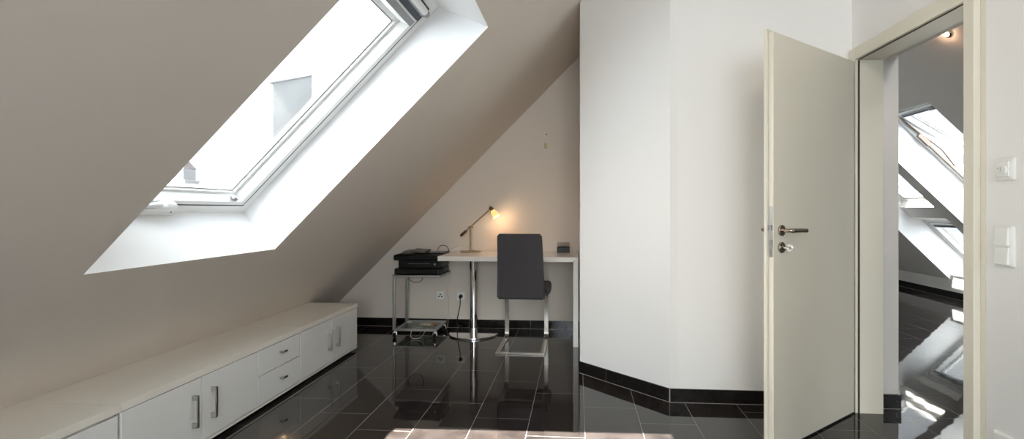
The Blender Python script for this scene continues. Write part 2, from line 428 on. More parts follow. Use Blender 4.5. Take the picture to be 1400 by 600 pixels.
for y0, y1 in ((-.95, .155), (-2.22, -1.11)):  # unseen windows added to brighten the next room
    for a, b in ((-2.13, -.79), (uL0 - .03, -2.47)):
        n += 1
        roof_window('window_%d' % n, 'added fill light roof window of the next room, hidden by the wall', MR, WR + DR, a, b, y0, y1, top=.17, cam_bits=False)

# ------------------------------------------------------------------ door frame and door
bm = B()
JY, NY = 2.984, 2.19
# lining
box(bm, 1.60, 1.722, JY + .012, 3.079, 0, 2.049); box(bm, 1.60, 1.722, 2.111, NY - .012, 0, 2.049); box(bm, 1.60, 1.722, NY - .012, JY + .012, 2.012, 2.049)
# casing
box(bm, 1.573, 1.5995, JY + .006, 3.055, 0, 2.075); box(bm, 1.573, 1.5995, 2.136, NY - .0, 0, 2.075); box(bm, 1.573, 1.5995, NY, JY + .006, 2.006, 2.075)
# rear casing stop
box(bm, 1.596, 1.722, JY, JY + .012, 0, 2.0); box(bm, 1.610, 1.722, NY - .012, NY, 0, 2.0); box(bm, 1.596, 1.722, NY, JY, 2.0, 2.012)
df = struct('door_2', bm, DOORC, 'cream door frame around the open doorway', bevel=.002, smooth=False)
bm = B()
box(bm, 1.587, 1.596, JY + .002, JY + .011, 0, 2.0); box(bm, 1.590, 1.596, NY, JY, 2.002, 2.012)
obj('frame_seal', bm, SEAL, df)
bm = B(); box(bm, 1.64, 1.70, NY - .0, NY + .0025, .96, 1.13); obj('strike_plate', bm, MIDG, df)

dA = Vector((.916, 2.44)); dB = Vector((1.562, 2.980)); dv = (dA - dB); ang = math.atan2(dv.y, dv.x)
door = empty('door_1', (dB.x, dB.y, 0), ang, label='cream interior door standing half open into the room', kind='structure')
bm = B()
box(bm, 0, .838, -.026, 0, .010, 1.992)
box(bm, -.004, .852, -.041, -.026, .010, 2.010)
leaf = obj('door_leaf', bm, DOORC, door, bevel=.0025, smooth=False)
bm = B(); box(bm, .01, .836, -.034, -.004, .0, .010); obj('door_gap_shade', bm, BLACKM, door)  # black strip stands in for the dark gap under the door
bm = B(); box(bm, .8375, .8395, -.0215, -.0035, .93, 1.17); lp = obj('lock_plate', bm, STEEL, door)
bm = B(); box(bm, .8395, .851, -.018, -.006, 1.058, 1.082); box(bm, .8395, .8445, -.018, -.006, .985, 1.012); obj('latch_bolt', bm, MIDG, lp)
def lever(side, name):
    y = 0 if side > 0 else -.041
    bm = B()
    cyl(bm, (.776, y, 1.055), .026, .011 * side, 'Y', 28)
    ro = obj(name, bm, NICKEL, door, bevel=.002)
    bm = B()
    pth = smoothpath([(.776, y + .008 * side, 1.055), (.776, y + .052 * side, 1.055), (.745, y + .056 * side, 1.055), (.70, y + .056 * side, 1.055), (.645, y + .056 * side, 1.053)], 2)
    tube(bm, pth, [.009] * 5 + [.0105] * (len(pth) - 5), 14)
    obj('lever_handle', bm, NICKEL, ro)
    bm = B()
    cyl(bm, (.776, y, .974), .026, .011 * side, 'Y', 28)
    cyl(bm, (.776, y + .010 * side, .978), .009, .005 * side, 'Y', 20)
    return obj('keyhole_plate', bm, NICKEL, door, bevel=.002)
lever(1, 'handle_rosette'); lever(-1, 'handle_rosette')
bm = B()
box(bm, .775, .777, .013, .034, .970, .977)
rr = [( .776 + .0, .034 + .012 + .012 * math.cos(a), .974 + .012 * math.sin(a)) for a in [2 * math.pi * k / 20 for k in range(21)]]
tube(bm, rr, .0062, 8)
obj('door_key', bm, pbr('key_steel', (.8, .8, .78), .25, .6), door)

# ------------------------------------------------------------------ low cabinets
FX = -1.80
TOPZ0, TOPZ1 = .354, .386
def worktop(y0, y1, label):
    bm = B(); box(bm, -2.218, FX + .002, y0 + .0016, y1 - .0016, TOPZ0, TOPZ1)
    o = obj('cabinet_worktop', bm, CABT, origin=((-2.0), (y0 + y1) / 2, TOPZ0), bevel=.0015)
    setp(o, label, 'worktop', 'cream tops of the low cabinets')
worktop(.56, 1.848, 'cream cabinet worktop nearest the viewer, cut off by the photo edge')
worktop(1.848, 3.143, 'cream worktop slab over the two middle doors and drawers')
worktop(3.143, 3.994, 'farthest cream worktop slab, nearest the desk niche')
BZ = .039
def cabinet(y0, y1, label, fronts, name='low_cabinet'):
    t = empty(name, (-2.0, (y0 + y1) / 2, 0), label=label, cat='cabinet', group='row of low white cabinets under the slope')
    bm = B()
    th = .016
    box(bm, -2.212, FX - .020, y0 + .001, y0 + th, .022, TOPZ0 - .001); box(bm, -2.212, FX - .020, y1 - th, y1 - .001, .022, TOPZ0 - .001)
    box(bm, -2.212, FX - .001, y0 + .001, y1 - .001, .022, BZ - .005); box(bm, -2.212, FX - .020, y0 + th, y1 - th, TOPZ0 - .017, TOPZ0 - .001)
    box(bm, -2.212, -2.204, y0 + th, y1 - th, BZ, TOPZ0 - .017)
    obj('carcass', bm, CARC, t)
    bm = B(); box(bm, -2.19, FX - .05, y0 + .002, y1 - .002, 0, .0215); obj('plinth', bm, BLACKP, t)
    for kind, a, b, z0, z1, hy in fronts:
        bm = B(); box(bm, FX - .019, FX - .001, a + .002, b - .002, z0, z1)
        f = obj('door' if kind == 'door' else 'drawer', bm, CABW, t, bevel=.0012)
        if kind == 'door':
            bm = B(); zc0, zc1 = .130, .280
            box(bm, FX + .022, FX + .029, hy - .0065, hy + .0065, zc0, zc1)
            box(bm, FX - .001, FX + .022, hy - .0065, hy + .0065, zc0, zc0 + .022); box(bm, FX - .001, FX + .022, hy - .0065, hy + .0065, zc1 - .022, zc1)
            h = obj('handle', bm, STEEL, f, bevel=.0012)
        else:
            zc = (z0 + z1) / 2 + .012
            bm = B(); cyl(bm, (FX - .001, hy - .012, zc), .006, .020, 'X', 12); box(bm, FX + .019, FX + .028, hy - .026, hy + .024, zc - .006, zc + .006)
            obj('knob', bm, STEEL, f, bevel=.0015)
            bm = B(); box(bm, FX + .0275, FX + .0290, hy - .004, hy + .023, zc - .005, zc + .005); obj('knob_inlay', bm, BLACKP, f)
    return t
Z1 = TOPZ0 - .004
cabinet(.56, 1.840, 'low white cabinet in the near left corner, its open handle side out of frame',
        [('door', .562, 1.20, BZ, Z1 - .006, 1.16), ('door', 1.20, 1.838, BZ, Z1 - .006, 1.25)])
cabinet(1.849, 2.711, 'low white cabinet with two doors whose steel handles meet at the middle, nearest whole one', [('door', 1.850, 2.281, BZ, Z1, 2.222), ('door', 2.281, 2.710, BZ, Z1, 2.345)])
cabinet(2.712, 3.142, 'low white cabinet of two drawers with small knobs', [('drawer', 2.713, 3.141, BZ, .2015, 2.93), ('drawer', 2.713, 3.141, .2055, Z1, 2.93)], 'drawer_cabinet')
cabinet(3.144, 3.994, 'low white two door cabinet at the far end beside the desk niche', [('door', 3.145, 3.571, BZ, Z1, 3.512), ('door', 3.571, 3.993, BZ, Z1, 3.635)])

# ------------------------------------------------------------------ desk
DY0, DY1, DH = 4.225, 4.832, .752
desk = empty('desk', (-.6, 4.5, 0), label='narrow white desk on a chrome column against the end wall', cat='desk')
bm = B()
# top slab and right panel leg mitred into one another
prism(bm, [(-1.193, DH - .040), (-1.193, DH), (.008, DH), (.008, DH - .001), (-.036, DH - .040)], DY0, DY1)
for v in bm.verts: v.co = Vector((v.co.x, v.co.z, v.co.y))
obj('desk_top', bm, DESKW, desk, bevel=.0025)
bm = B()
prism(bm, [(.010, 0), (.010, DH - .0015), (-.034, DH - .041), (-.034, 0)], DY0 + .001, DY1)
for v in bm.verts: v.co = Vector((v.co.x, v.co.z, v.co.y))
obj('side_panel', bm, DESKW, desk, bevel=.002)
bm = B()
cxx, cyy = -.955, 4.595
cyl(bm, (cxx, cyy, .016), .036, DH - .042 - .016, 'Z', 40)
obj('column', bm, CHROME, desk)
bm = B()
pts = []
for k in range(61):
    a = math.radians(131 + 278 * k / 60)
    pts.append((cxx + .228 * math.cos(a), cyy + .228 * math.sin(a)))
prism(bm, pts, 0.0, .016)
obj('base_plate', bm, CHROME, desk, bevel=.003)

# desk lamp
lamp = empty('desk_lamp', (-1.01, 4.71, DH), label='slim bronze desk lamp with a glowing amber glass shade', cat='lamp')
LX, LY = -1.01, 4.71
bm = B(); cyl(bm, (LX, LY, DH), .100, .006, 'Z', 40); obj('base', bm, BRONZE, lamp, bevel=.002)
bm = B(); cyl(bm, (LX, LY, DH + .006), .0085, .225, 'Z', 16); obj('pole', bm, BRONZE, lamp)
pj_ = Vector((LX, LY, .985)); ad = Vector((-.807 + 1.102, 0, 1.170 - .906)).normalized()
p0 = Vector((-1.098, LY - .012, .908)); p1 = Vector((-.812, LY - .012, 1.166))
bm = B(); cyl(bm, (LX, LY - .030, .986), .013, .05, 'Y', 16); box(bm, LX - .026, LX + .024, LY - .010, LY + .010, .976, .992); obj('joint', bm, BRONZE, lamp, bevel=.002)
bm = B(); tube(bm, [p0, p1], .0055, 10); obj('arm', bm, BRONZE, lamp)
dd = (p1 - p0).normalized()
bm = B(); tube(bm, [p0 - dd * .01, p0 + dd * .0, p0 + dd * .06, p0 + dd * .075], [.008, .014, .013, .006], 16); obj('counterweight', bm, pbr('dark_bronze', (.10, .06, .035), .35, .8), lamp)
sd_ = Vector((.56, -.12, -.82)).normalized()
bm = B(); tube(bm, [p1 - sd_ * .03, p1 - sd_ * .012], [.004, .004], 8); tube(bm, [p1 - sd_ * .012, p1 + sd_ * .026], [.018, .020], 20); obj('lamp_holder', bm, BRONZE, lamp)
bm = B()
q = p1 + sd_ * .026
tube(bm, [q, q + sd_ * .015, q + sd_ * .045, q + sd_ * .070], [.019, .026, .034, .034], 28)
for f in [f for f in bm.faces if len(f.verts) > 4 and (f.calc_center_median() - (q + sd_ * .070)).length < .01]: bm.faces.remove(f)
obj('lamp_shade', bm, SHADE, lamp)
bm = B(); tube(bm, smoothpath([(LX - .0, LY + .006, DH + .03), (LX - .04, LY + .02, DH + .055), (LX - .12, LY + .04, DH + .055), (LX - .2, LY + .06, DH + .02), (LX - .24, LY + .10, DH + .004)], 3), .0022, 6)
setp(obj('lamp_cord', bm, BEIGEC, lamp))

# small box with a clear lid on the desk
org = empty('desk_box', (-.128, 4.72, DH), label='small black box with a clear lid on the desk end', cat='box')
bm = B(); box(bm, -.187, -.070, 4.675, 4.775, DH, DH + .052); obj('box_body', bm, BLACKP, org, bevel=.006)
bm = B(); box(bm, -.187, -.070, 4.675, 4.775, DH + .053, DH + .094); obj('clear_lid', bm, ACRYL, org, bevel=.006)
bm = B(); cyl(bm, (-.128, 4.70, DH + .053), .018, .012, 'Z', 20); box(bm, -.165, -.092, 4.69, 4.70, DH + .053, DH + .062); obj('lens_knob', bm, GREYP, org, bevel=.002)

# ------------------------------------------------------------------ chair
chair = empty('cantilever_chair', (-.455, 4.24, 0), label='charcoal fabric chair with flat steel cantilever frame in front of the desk', cat='chair')
CX = -.455
bm = B(); rings = []
NB = 26
for i in range(NB + 1):
    t = i / NB
    z = .425 + t * (.962 - .425)
    w = .392 + (.356 - .392) * t
    yb = 4.035 - .105 * t + .020 * math.sin(t * math.pi)
    e = min(t, 1 - t) * (.537)
    k = 1. if e > .022 else math.sqrt(max(0., 1 - ((.022 - e) / .022) ** 2))
    th = .058 * max(k, .25); ww = w - .030 * (1 - k)
    rings.append([Vector((CX + px, yb + .03 + py + .014 * (2 * px / w) ** 2 * -1, z)) for px, py in rrect(ww, th, min(.024, th * .48))])
loft(bm, rings); obj('backrest', bm, FABRIC, chair)
bm = B(); rings = []
for i in range(21):
    t = i / 20
    y = 4.075 + t * .44
    e = min(t, 1 - t) * .44
    k = 1. if e > .028 else math.sqrt(max(0., 1 - ((.028 - e) / .028) ** 2))
    w = .425 + .015 * math.sin(math.pi * t); th = .062 * max(k, .25)
    zc = .478 - .014 * math.sin(math.pi * t) + .012 * t
    rings.append([Vector((CX + .012 + px, y, zc + py)) for px, py in rrect(w - .02 * (1 - k), th, min(.028, th * .48))])
loft(bm, rings); obj('seat', bm, FABRIC, chair)
bar = pbr('satin_steel_bar', (.52, .49, .45), .25, 1.)
def leg(x0, x1):
    path = [(3.985, .0065)] + [(4.02 + .44 * i / 4, .0065) for i in range(5)]
    for k in range(1, 9):
        a = math.radians(-90 + 84 * k / 8); path.append((4.46 + .05 * math.cos(a), .0565 + .05 * math.sin(a)))
    path += [(4.512, .10), (4.516, .17), (4.512, .25), (4.500, .33), (4.488, .38)]
    for k in range(1, 7):
        a = math.radians(0 + 90 * k / 6); path.append((4.438 + .048 * math.cos(a), .385 + .048 * math.sin(a)))
    path += [(4.30, .436), (4.12, .440)]
    bm = B(); ribbon(bm, path, x0, x1, .012); return bm
for s in (-1, 1):
    obj('leg', leg(CX + s * .178 - .019, CX + s * .178 + .019), bar, chair, bevel=.0015)
bm = B(); box(bm, CX - .197, CX + .197, 3.966, 4.004, .0, .0135); obj('floor_bar', bm, bar, chair, bevel=.0015)
bm = B(); box(bm, CX - .16, CX + .16, 4.13, 4.17, .434, .446); obj('seat_support', bm, bar, chair)

# ------------------------------------------------------------------ trolley with printer
tr = empty('printer_trolley', (-1.43, 4.57, 0), label='aluminium C shaped trolley on castors carrying the printer, left of the desk', cat='trolley')
TX0, TX1, TY0, TY1 = -1.652, -1.215, 4.385, 4.745
bm = B()
box(bm, TX0, TX1, TY0, TY1, .545, .566)
obj('top_shelf', bm, ALU, tr, bevel=.003)
for y in (TY0 + .013, TY1 - .013):
    bm = B(); box(bm, TX0, TX0 + .026, y - .013, y + .013, .070, .5445); obj('upright', bm, ALU, tr, bevel=.004)
bm = B()
for a in ((TX0 + .026, TX1 - .035, TY0, TY0 + .018), (TX0 + .026, TX1 - .035, TY1 - .018, TY1), (TX1 - .053, TX1 - .035, TY0 + .018, TY1 - .018), (TX0 + .0265, TX0 + .044, TY0 + .018, TY1 - .018)):
    box(bm, a[0], a[1], a[2], a[3], .066, .086)
obj('lower_frame', bm, ALU, tr, bevel=.002)
bm = B(); box(bm, TX0 + .044, TX1 - .053, TY0 + .018, TY1 - .018, .074, .080); obj('glass_shelf', bm, SHELFG, tr)
for (x, y) in ((TX0 + .014, TY0 + .02), (TX1 - .055, TY0 + .02), (TX1 - .055, TY1 - .03), (TX0 + .05, TY1 - .03)):
    bm = B(); cyl(bm, (x - .011, y, .0222), .022, .022, 'X', 24); wh = obj('castor_wheel', bm, BLACKP, tr, bevel=.003)
    bm = B(); cyl(bm, (x, y + .008, .047), .012, .019, 'Z', 16); tube(bm, [(x - .015, y + .008, .050), (x - .0165, y, .026)], .005, 8); tube(bm, [(x + .015, y + .008, .050), (x + .0165, y, .026)], .005, 8); box(bm, x - .017, x + .017, y, y + .014, .044, .05); obj('castor_fork', bm, CHROME, wh)
pr = empty('printer', (-1.42, 4.58, .566), label='bulky black multifunction printer on the trolley top', cat='printer')
PZ = .5665
bm = B(); box(bm, -1.642, -1.222, 4.40, 4.735, PZ, PZ + .058); obj('base_tray', bm, BLACKP, pr, bevel=.014, seg=3)
bm = B(); box(bm, -1.612, -1.226, 4.425, 4.74, PZ + .058, PZ + .135); obj('body', bm, BLACKP, pr, bevel=.008, seg=3)
bm = B(); box(bm, -1.655, -1.222, 4.41, 4.742, PZ + .127, PZ + .178); obj('scanner_unit', bm, BLACKP, pr, bevel=.014, seg=3)
bm = B(); box(bm, -1.50, -1.218, 4.50, 4.745, PZ + .178, PZ + .190); obj('scanner_lid', bm, BLACKP, pr, bevel=.004)
bm = B(); box(bm, -1.40, -1.24, 4.53, 4.70, PZ + .1905, PZ + .193); obj('lid_panel', bm, GREYP, pr)
bm = B()
rings = [[(-1.642, y, PZ + .178), (-1.47, y, PZ + .178), (-1.47, y, PZ + .186 + .02 * k), (-1.60, y, PZ + .186 + .02 * k), (-1.642, y, PZ + .18)] for y, k in ((4.43, 0), (4.56, .9), (4.70, 1.))]
loft(bm, rings); obj('document_feeder', bm, BLACKP, pr, bevel=.003)
bm = B()
Mt = Matrix.Translation((-1.44, 4.52, PZ + .195)) @ Matrix.Rotation(math.radians(14), 4, 'X') @ Matrix.Rotation(math.radians(-12), 4, 'Z')
box(bm, -.075, .075, -.05, .075, -.004, .010, Mt); cp = obj('control_panel', bm, BLACKP, pr, bevel=.003)
bm = B(); box(bm, -.060, .045, -.03, .06, .0105, .0120, Mt); obj('display', bm, pbr('grey_green_display', (.16, .18, .15), .2), cp)
bm = B(); cyl(bm, (-1.275, 4.4005 + .022, PZ + .095), .009, .004, 'Y', 16)
for v in bm.verts: v.co.y -= .001 + .001
obj('power_button', bm, ALU, pr)
bm = B(); box(bm, -1.52, -1.32, 4.4235, 4.426, PZ + .098, PZ + .101); obj('slot_trim', bm, GREYP, pr)

def cable(name, pts, r, mat, label, cat='cable', group=None):
    bm = B(); tube(bm, smoothpath(pts, 3), r, 6)
    o = obj(name, bm, mat, origin=pts[-1]); setp(o, label, cat, group); return o
cable('printer_cable', [(-1.62, 4.735, .56), (-1.63, 4.762, .54), (-1.635, 4.762, .47), (-1.56, 4.765, .44), (-1.50, 4.765, .46), (-1.48, 4.762, .53), (-1.48, 4.748, .58)], .003, BLACKP, 'black cable looping below the printer trolley top')
cable('thin_cable', [(-1.222, 4.752, .58), (-1.218, 4.766, .54), (-1.235, 4.77, .44), (-1.265, 4.775, .36), (-1.235, 4.78, .27), (-1.24, 4.77, .14), (-1.245, 4.765, .03), (-1.26, 4.76, .003)], .0018, BEIGEC, 'thin pale cable hanging behind the trolley to the floor')
cable('printer_cord_loop', [(-1.34, 4.752, .70), (-1.34, 4.755, .79), (-1.29, 4.76, .815), (-1.235, 4.762, .79), (-1.235, 4.762, .70)], .003, BLACKP, 'black cord arching behind the printer lid')
# tangle on the lower glass shelf
def tangle(mat, seedn, c, s, label):
    rnd = random.Random(seedn); pts = []
    for k in range(14):
        a = k * 1.9 + rnd.random(); r_ = .3 + .7 * rnd.random()
        pts.append((c[0] + s[0] * r_ * math.cos(a), c[1] + s[1] * r_ * math.sin(a), .084 + .002 + .012 * rnd.random()))
    pts[-1] = (pts[-1][0], pts[-1][1], .0835)
    cable('cable_coil', pts, .0022, mat, label, 'cable')
tangle(BEIGEC, 3, (-1.40, 4.56), (.085, .07), 'pale tangled cable lying on the lower glass shelf')
tangle(REDC, 5, (-1.35, 4.60), (.05, .05), 'small reddish cable coil on the lower glass shelf')
cable('trailing_cable', [(-1.40, 4.45, .085), (-1.47, 4.40, .092), (-1.475, 4.375, .07), (-1.48, 4.365, .02), (-1.45, 4.36, .003), (-1.38, 4.372, .015), (-1.35, 4.373, .07), (-1.33, 4.395, .091)], .0022, BEIGEC, 'pale cable end drooping off the front of the glass shelf')
bm = B(); cyl(bm, (-1.585, 4.66, .0805), .028, .012, 'Z', 20, r2=.018); setp(obj('cable_puck', bm, pbr('pale_plastic', (.6, .6, .56), .3), origin=(-1.585, 4.66, .0805), bevel=.002), 'small pale round adapter near the rear upright on the glass shelf', 'adapter')

# ------------------------------------------------------------------ wall fittings
def socket_back(x, z, name, label, holes):
    t = empty(name, (x, 4.84, z), label=label, cat='socket')
    bm = B(); box(bm, x - .040, x + .040, 4.830, 4.8395, z - .040, z + .040); obj('cover_plate', bm, SWITCH, t, bevel=.003)
    bm = B(); box(bm, x - .030, x + .030, 4.8275, 4.830, z - .030, z + .030); ins = obj('insert', bm, SWITCH, t, bevel=.001)
    bm = B()
    for hx, hz in holes: cyl(bm, (x + hx, 4.8262, z + hz), .0075, .003, 'Y', 14)
    obj('contact_holes', bm, BLACKM, t)
    return t
socket_back(-1.336, .312, 'phone_socket', 'square white three hole socket on the end wall, nearest the trolley', [(0, .010), (-.014, -.010), (.014, -.010)])
so = empty('power_socket', (-1.131, 4.84, .308), label='white power socket with a black plug left of the chrome column', cat='socket')
bm = B(); box(bm, -1.171, -1.091, 4.830, 4.8395, .268, .348); obj('cover_plate', bm, SWITCH, so, bevel=.003)
bm = B(); cyl(bm, (-1.131, 4.8295, .308), .026, -.002, 'Y', 28); obj('insert', bm, SWITCH, so)
bm = B(); cyl(bm, (-1.131, 4.8270, .308), .019, -.034, 'Y', 22, r2=.015); tube(bm, [(-1.131, 4.80, .308), (-1.131, 4.795, .30), (-1.131, 4.793, .28)], [.011, .009, .005], 12)
pg = obj('power_plug', bm, BLACKP, origin=(-1.131, 4.79, .308), bevel=.002); setp(pg, 'black plug pushed into the wall socket left of the column', 'plug')
bm = B(); tube(bm, smoothpath([(-1.131, 4.793, .285), (-1.128, 4.792, .24), (-1.142, 4.79, .17), (-1.16, 4.79, .09), (-1.155, 4.785, .03), (-1.13, 4.76, .02), (-1.09, 4.70, .022), (-1.05, 4.64, .021)], 3), .0042, 8)
obj('cord', bm, BLACKP, pg)

def frame_plate(t, yc, z0, z1, w=.085):
    bm = B(); rings = []
    for dx, ins in ((0, 0), (.006, 0), (.0105, .006), (.0105, .012)):
        rings.append([Vector((1.5995 - dx, yc + a, (z0 + z1) / 2 + b)) for a, b in rrect(w - 2 * ins, (z1 - z0) - 2 * ins, .008)])
    loft(bm, rings); obj('cover_frame', bm, SWITCH, t)
th = empty('dimmer_switch', (1.60, 2.016, 1.305), label='white square dimmer with round knob above the double switch', cat='switch')
frame_plate(th, 2.016, 1.263, 1.348)
bm = B(); box(bm, 1.5835, 1.5895, 2.016 - .028, 2.016 + .028, 1.306 - .028, 1.306 + .028); kp = obj('insert', bm, SWITCH, th, bevel=.002)
bm = B(); cyl(bm, (1.5835, 2.005, 1.302), .0165, -.009, 'X', 28); kb = obj('knob', bm, SWITCH, th, bevel=.002)
bm = B(); box(bm, 1.5740, 1.5745, 2.0105, 2.0125, 1.298, 1.314); obj('knob_mark', bm, GREYP, kb)
bm = B(); cyl(bm, (1.5833, 2.034, 1.31), .002, -.001, 'X', 8); obj('indicator', bm, GREYP, th)
sw = empty('light_switch', (1.60, 2.018, 1.02), label='white double rocker light switch below the dimmer', cat='switch')
frame_plate(sw, 2.018, .940, 1.096)
for zc in (1.054, .982):
    bm = B()
    rings = [[(1.5895, 2.018 - .029, z), (1.5835, 2.018 - .029, z), (1.5835 - (.005 if z > zc else 0) * 0, 2.018 + .029, z), (1.5895, 2.018 + .029, z)] for z in (zc - .0325, zc + .0325)]
    loft(bm, rings)
    vs = [v for v in bm.verts if v.co.x < 1.588 and v.co.z < zc]
    for v in vs: v.co.x -= .005
    obj('rocker', bm, SWITCH, sw, bevel=.0015)
ws = empty('wall_socket', (1.60, 2.02, .27), label='white wall socket low on the wall, mostly cut off by the photo bottom edge', cat='socket')
frame_plate(ws, 2.025, .232, .313)
bm = B(); cyl(bm, (1.5893, 2.025, .272), .024, -.002, 'X', 28); obj('insert', bm, SWITCH, ws)

# loose cable end on the end wall
bm = B()
cn = empty('wall_cable', (-.30, 4.835, 1.80), label='short loose wire ends hanging from the end wall above the desk', cat='wire')
bm = B(); box(bm, -.314, -.290, 4.818, 4.838, 1.742, 1.792); obj('terminal', bm, pbr('yellowed_plastic', (.42, .36, .20), .4), cn, bevel=.003)
bm = B(); tube(bm, smoothpath([(-.305, 4.83, 1.79), (-.308, 4.82, 1.82), (-.298, 4.815, 1.85), (-.296, 4.838, 1.872)], 2), .0025, 6); tube(bm, smoothpath([(-.297, 4.83, 1.79), (-.294, 4.82, 1.815), (-.300, 4.82, 1.845), (-.305, 4.838, 1.862)], 2), .0025, 6); obj('wire', bm, pbr('white_wire', (.7, .68, .62), .5), cn)
bm = B(); cyl(bm, (-.293, 4.835, 1.878), .006, .005, 'Y', 10); obj('wall_hole', bm, BLACKM, cn)

# recessed spot in the next room
sp = Vector((2.656, 3.86, KR - 2.656)); nrm = Vector((-1, 0, -1)).normalized()
spot = empty('ceiling_spot', sp, label='small glowing recessed spotlight in the next room ceiling', cat='spotlight')
bm = B()
ang_ = Matrix(((-1 / R2, 0, -1 / R2, sp.x), (0, 1, 0, sp.y), (1 / R2, 0, -1 / R2, sp.z), (0, 0, 0, 1)))
N = 32
def circ(r, h): return [ang_ @ Vector((r * math.cos(2 * math.pi * k / N), r * math.sin(2 * math.pi * k / N), h)) for k in range(N)]
loft(bm, [circ(.045, .001), circ(.045, .008), circ(.034, .012), circ(.032, .004)], cap=False); obj('trim_ring', bm, CHROME, spot)
bm = B(); loft(bm, [circ(.031, .0015), circ(.028, .006)]); obj('lens', bm, SPOTE, spot)

# ------------------------------------------------------------------ outside
nb = empty('neighbour_building', (-7.0, 15.0, 0), label='grey neighbouring roof gable seen through the large roof window', cat='building')
bm = B(); prism(bm, [(-8.86, -6), (-4.6, -6), (-4.6, 5.47), (-8.86, 4.83)], 14.0, 19.0)
for v in bm.verts: v.co = Vector((v.co.x, v.co.z, v.co.y))
obj('gable_wall', bm, SLATE, nb)
bm = B(); prism(bm, [(-8.92, 4.82), (-4.5, 5.48), (-4.5, 5.56), (-8.92, 4.90)], 13.9, 19.1)
for v in bm.verts: v.co = Vector((v.co.x, v.co.z, v.co.y))
obj('roof_edge', bm, pbr('pale_roof_edge', (.05, .05, .05), .7), nb)
bm = B()
tube(bm, smoothpath([(-8.86, 14.15, 4.42), (-8.98, 14.15, 4.40), (-9.10, 14.15, 4.50), (-9.22, 14.15, 4.58)], 2), .08, 8)
tube(bm, [(-8.86, 14.15, 4.3), (-8.95, 14.15, 4.45)], [.1, .05], 8)
obj('roof_ornament', bm, STONE, nb)
tw = empty('church_tower', (-126, 150, 0), label='pale church tower far off at the lower edge of the roof window', cat='tower')
bm = B(); box(bm, -130.5, -124.2, 150, 156, -20, 10.4); obj('tower_body', bm, STONE, tw)
bm = B(); box(bm, -128.6, -125.0, 150.4, 155.6, 10.4, 14.2); obj('belfry', bm, STONE, tw)
bm = B(); box(bm, -130.8, -123.9, 149.7, 156.3, 10.1, 10.6); box(bm, -130.8, -123.9, 149.7, 156.3, 7.6, 7.9); obj('cornice', bm, pbr('light_stone_band', (.18, .175, .17), .8), tw)
for x in (-129.5, -128.5, -126.9, -125.7):
    bm = B(); prism(bm, [(x - .28, 8.2), (x + .28, 8.2), (x + .28, 9.4), (x, 9.8), (x - .28, 9.4)], 149.9, 150.1)
    for v in bm.verts: v.co = Vector((v.co.x, v.co.z, v.co.y))
    obj('arched_window', bm, DARKW, tw)
for x in (-127.7, -126.0):
    bm = B(); box(bm, x - .3, x + .3, 150.3, 150.5, 11.2, 12.8); obj('arched_window', bm, DARKW, tw)
bm = B()
rings = [[(-128.8, 150.2, 14.2), (-124.8, 150.2, 14.2), (-124.8, 155.8, 14.2), (-128.8, 155.8, 14.2)], [(-126.9, 152.9, 18), (-126.7, 152.9, 18), (-126.7, 153.1, 18), (-126.9, 153.1, 18)]]
loft(bm, rings); obj('spire', bm, ROOFT, tw)

# ------------------------------------------------------------------ light
SKY = 1.3
w = bpy.data.worlds.new('World'); bpy.context.scene.world = w; w.use_nodes = True
nt = w.node_tree; nt.nodes.clear()
wo = nt.nodes.new('ShaderNodeOutputWorld'); bg = nt.nodes.new('ShaderNodeBackground'); tc = nt.nodes.new('ShaderNodeTexCoord')
ns = nt.nodes.new('ShaderNodeTexNoise'); ns.inputs['Scale'].default_value = 2.2; ns.inputs['Detail'].default_value = 6
cr = nt.nodes.new('ShaderNodeValToRGB'); cr.color_ramp.elements[0].position = .38; cr.color_ramp.elements[0].color = (.76, .88, 1., 1); cr.color_ramp.elements[1].position = .60; cr.color_ramp.elements[1].color = (1., .99, .97, 1)
nt.links.new(tc.outputs['Generated'], ns.inputs['Vector']); nt.links.new(ns.outputs[0], cr.inputs[0]); nt.links.new(cr.outputs[0], bg.inputs[0])
sx = nt.nodes.new('ShaderNodeSeparateXYZ'); nt.links.new(tc.outputs['Generated'], sx.inputs[0])
mr = nt.nodes.new('ShaderNodeMapRange'); mr.interpolation_type = 'SMOOTHSTEP'
for i_, v_ in enumerate((.15, -.9, SKY, 9.5)): mr.inputs[i_ + 1].default_value = v_      # sky boosted on the side behind the viewer as added fill light
nt.links.new(sx.outputs[1], mr.inputs[0])
m2 = nt.nodes.new('ShaderNodeMapRange'); m2.interpolation_type = 'SMOOTHSTEP'       # clearer, bluer and dimmer sky away from the sun
for i_, v_ in enumerate((-.1, .6, 0., 1.)): m2.inputs[i_ + 1].default_value = v_
nt.links.new(sx.outputs[0], m2.inputs[0])
m3 = nt.nodes.new('ShaderNodeMath'); m3.operation = 'MULTIPLY_ADD'; m3.inputs[1].default_value = -.10; m3.inputs[2].default_value = 1.
nt.links.new(m2.outputs[0], m3.inputs[0])
m4 = nt.nodes.new('ShaderNodeMath'); m4.operation = 'MULTIPLY'; nt.links.new(m3.outputs[0], m4.inputs[0]); nt.links.new(mr.outputs[0], m4.inputs[1]); nt.links.new(m4.outputs[0], bg.inputs[1])
cr2 = nt.nodes.new('ShaderNodeValToRGB'); cr2.color_ramp.elements[0].position = .38; cr2.color_ramp.elements[0].color = (.50, .72, 1., 1); cr2.color_ramp.elements[1].position = .58; cr2.color_ramp.elements[1].color = (1., .99, .98, 1)
nt.links.new(ns.outputs[0], cr2.inputs[0])
cm = nt.nodes.new('ShaderNodeMix'); cm.data_type = 'RGBA'; nt.links.new(m2.outputs[0], cm.inputs['Factor']); nt.links.new(cr.outputs[0], cm.inputs['A']); nt.links.new(cr2.outputs[0], cm.inputs['B']); nt.links.new(cm.outputs['Result'], bg.inputs[0])
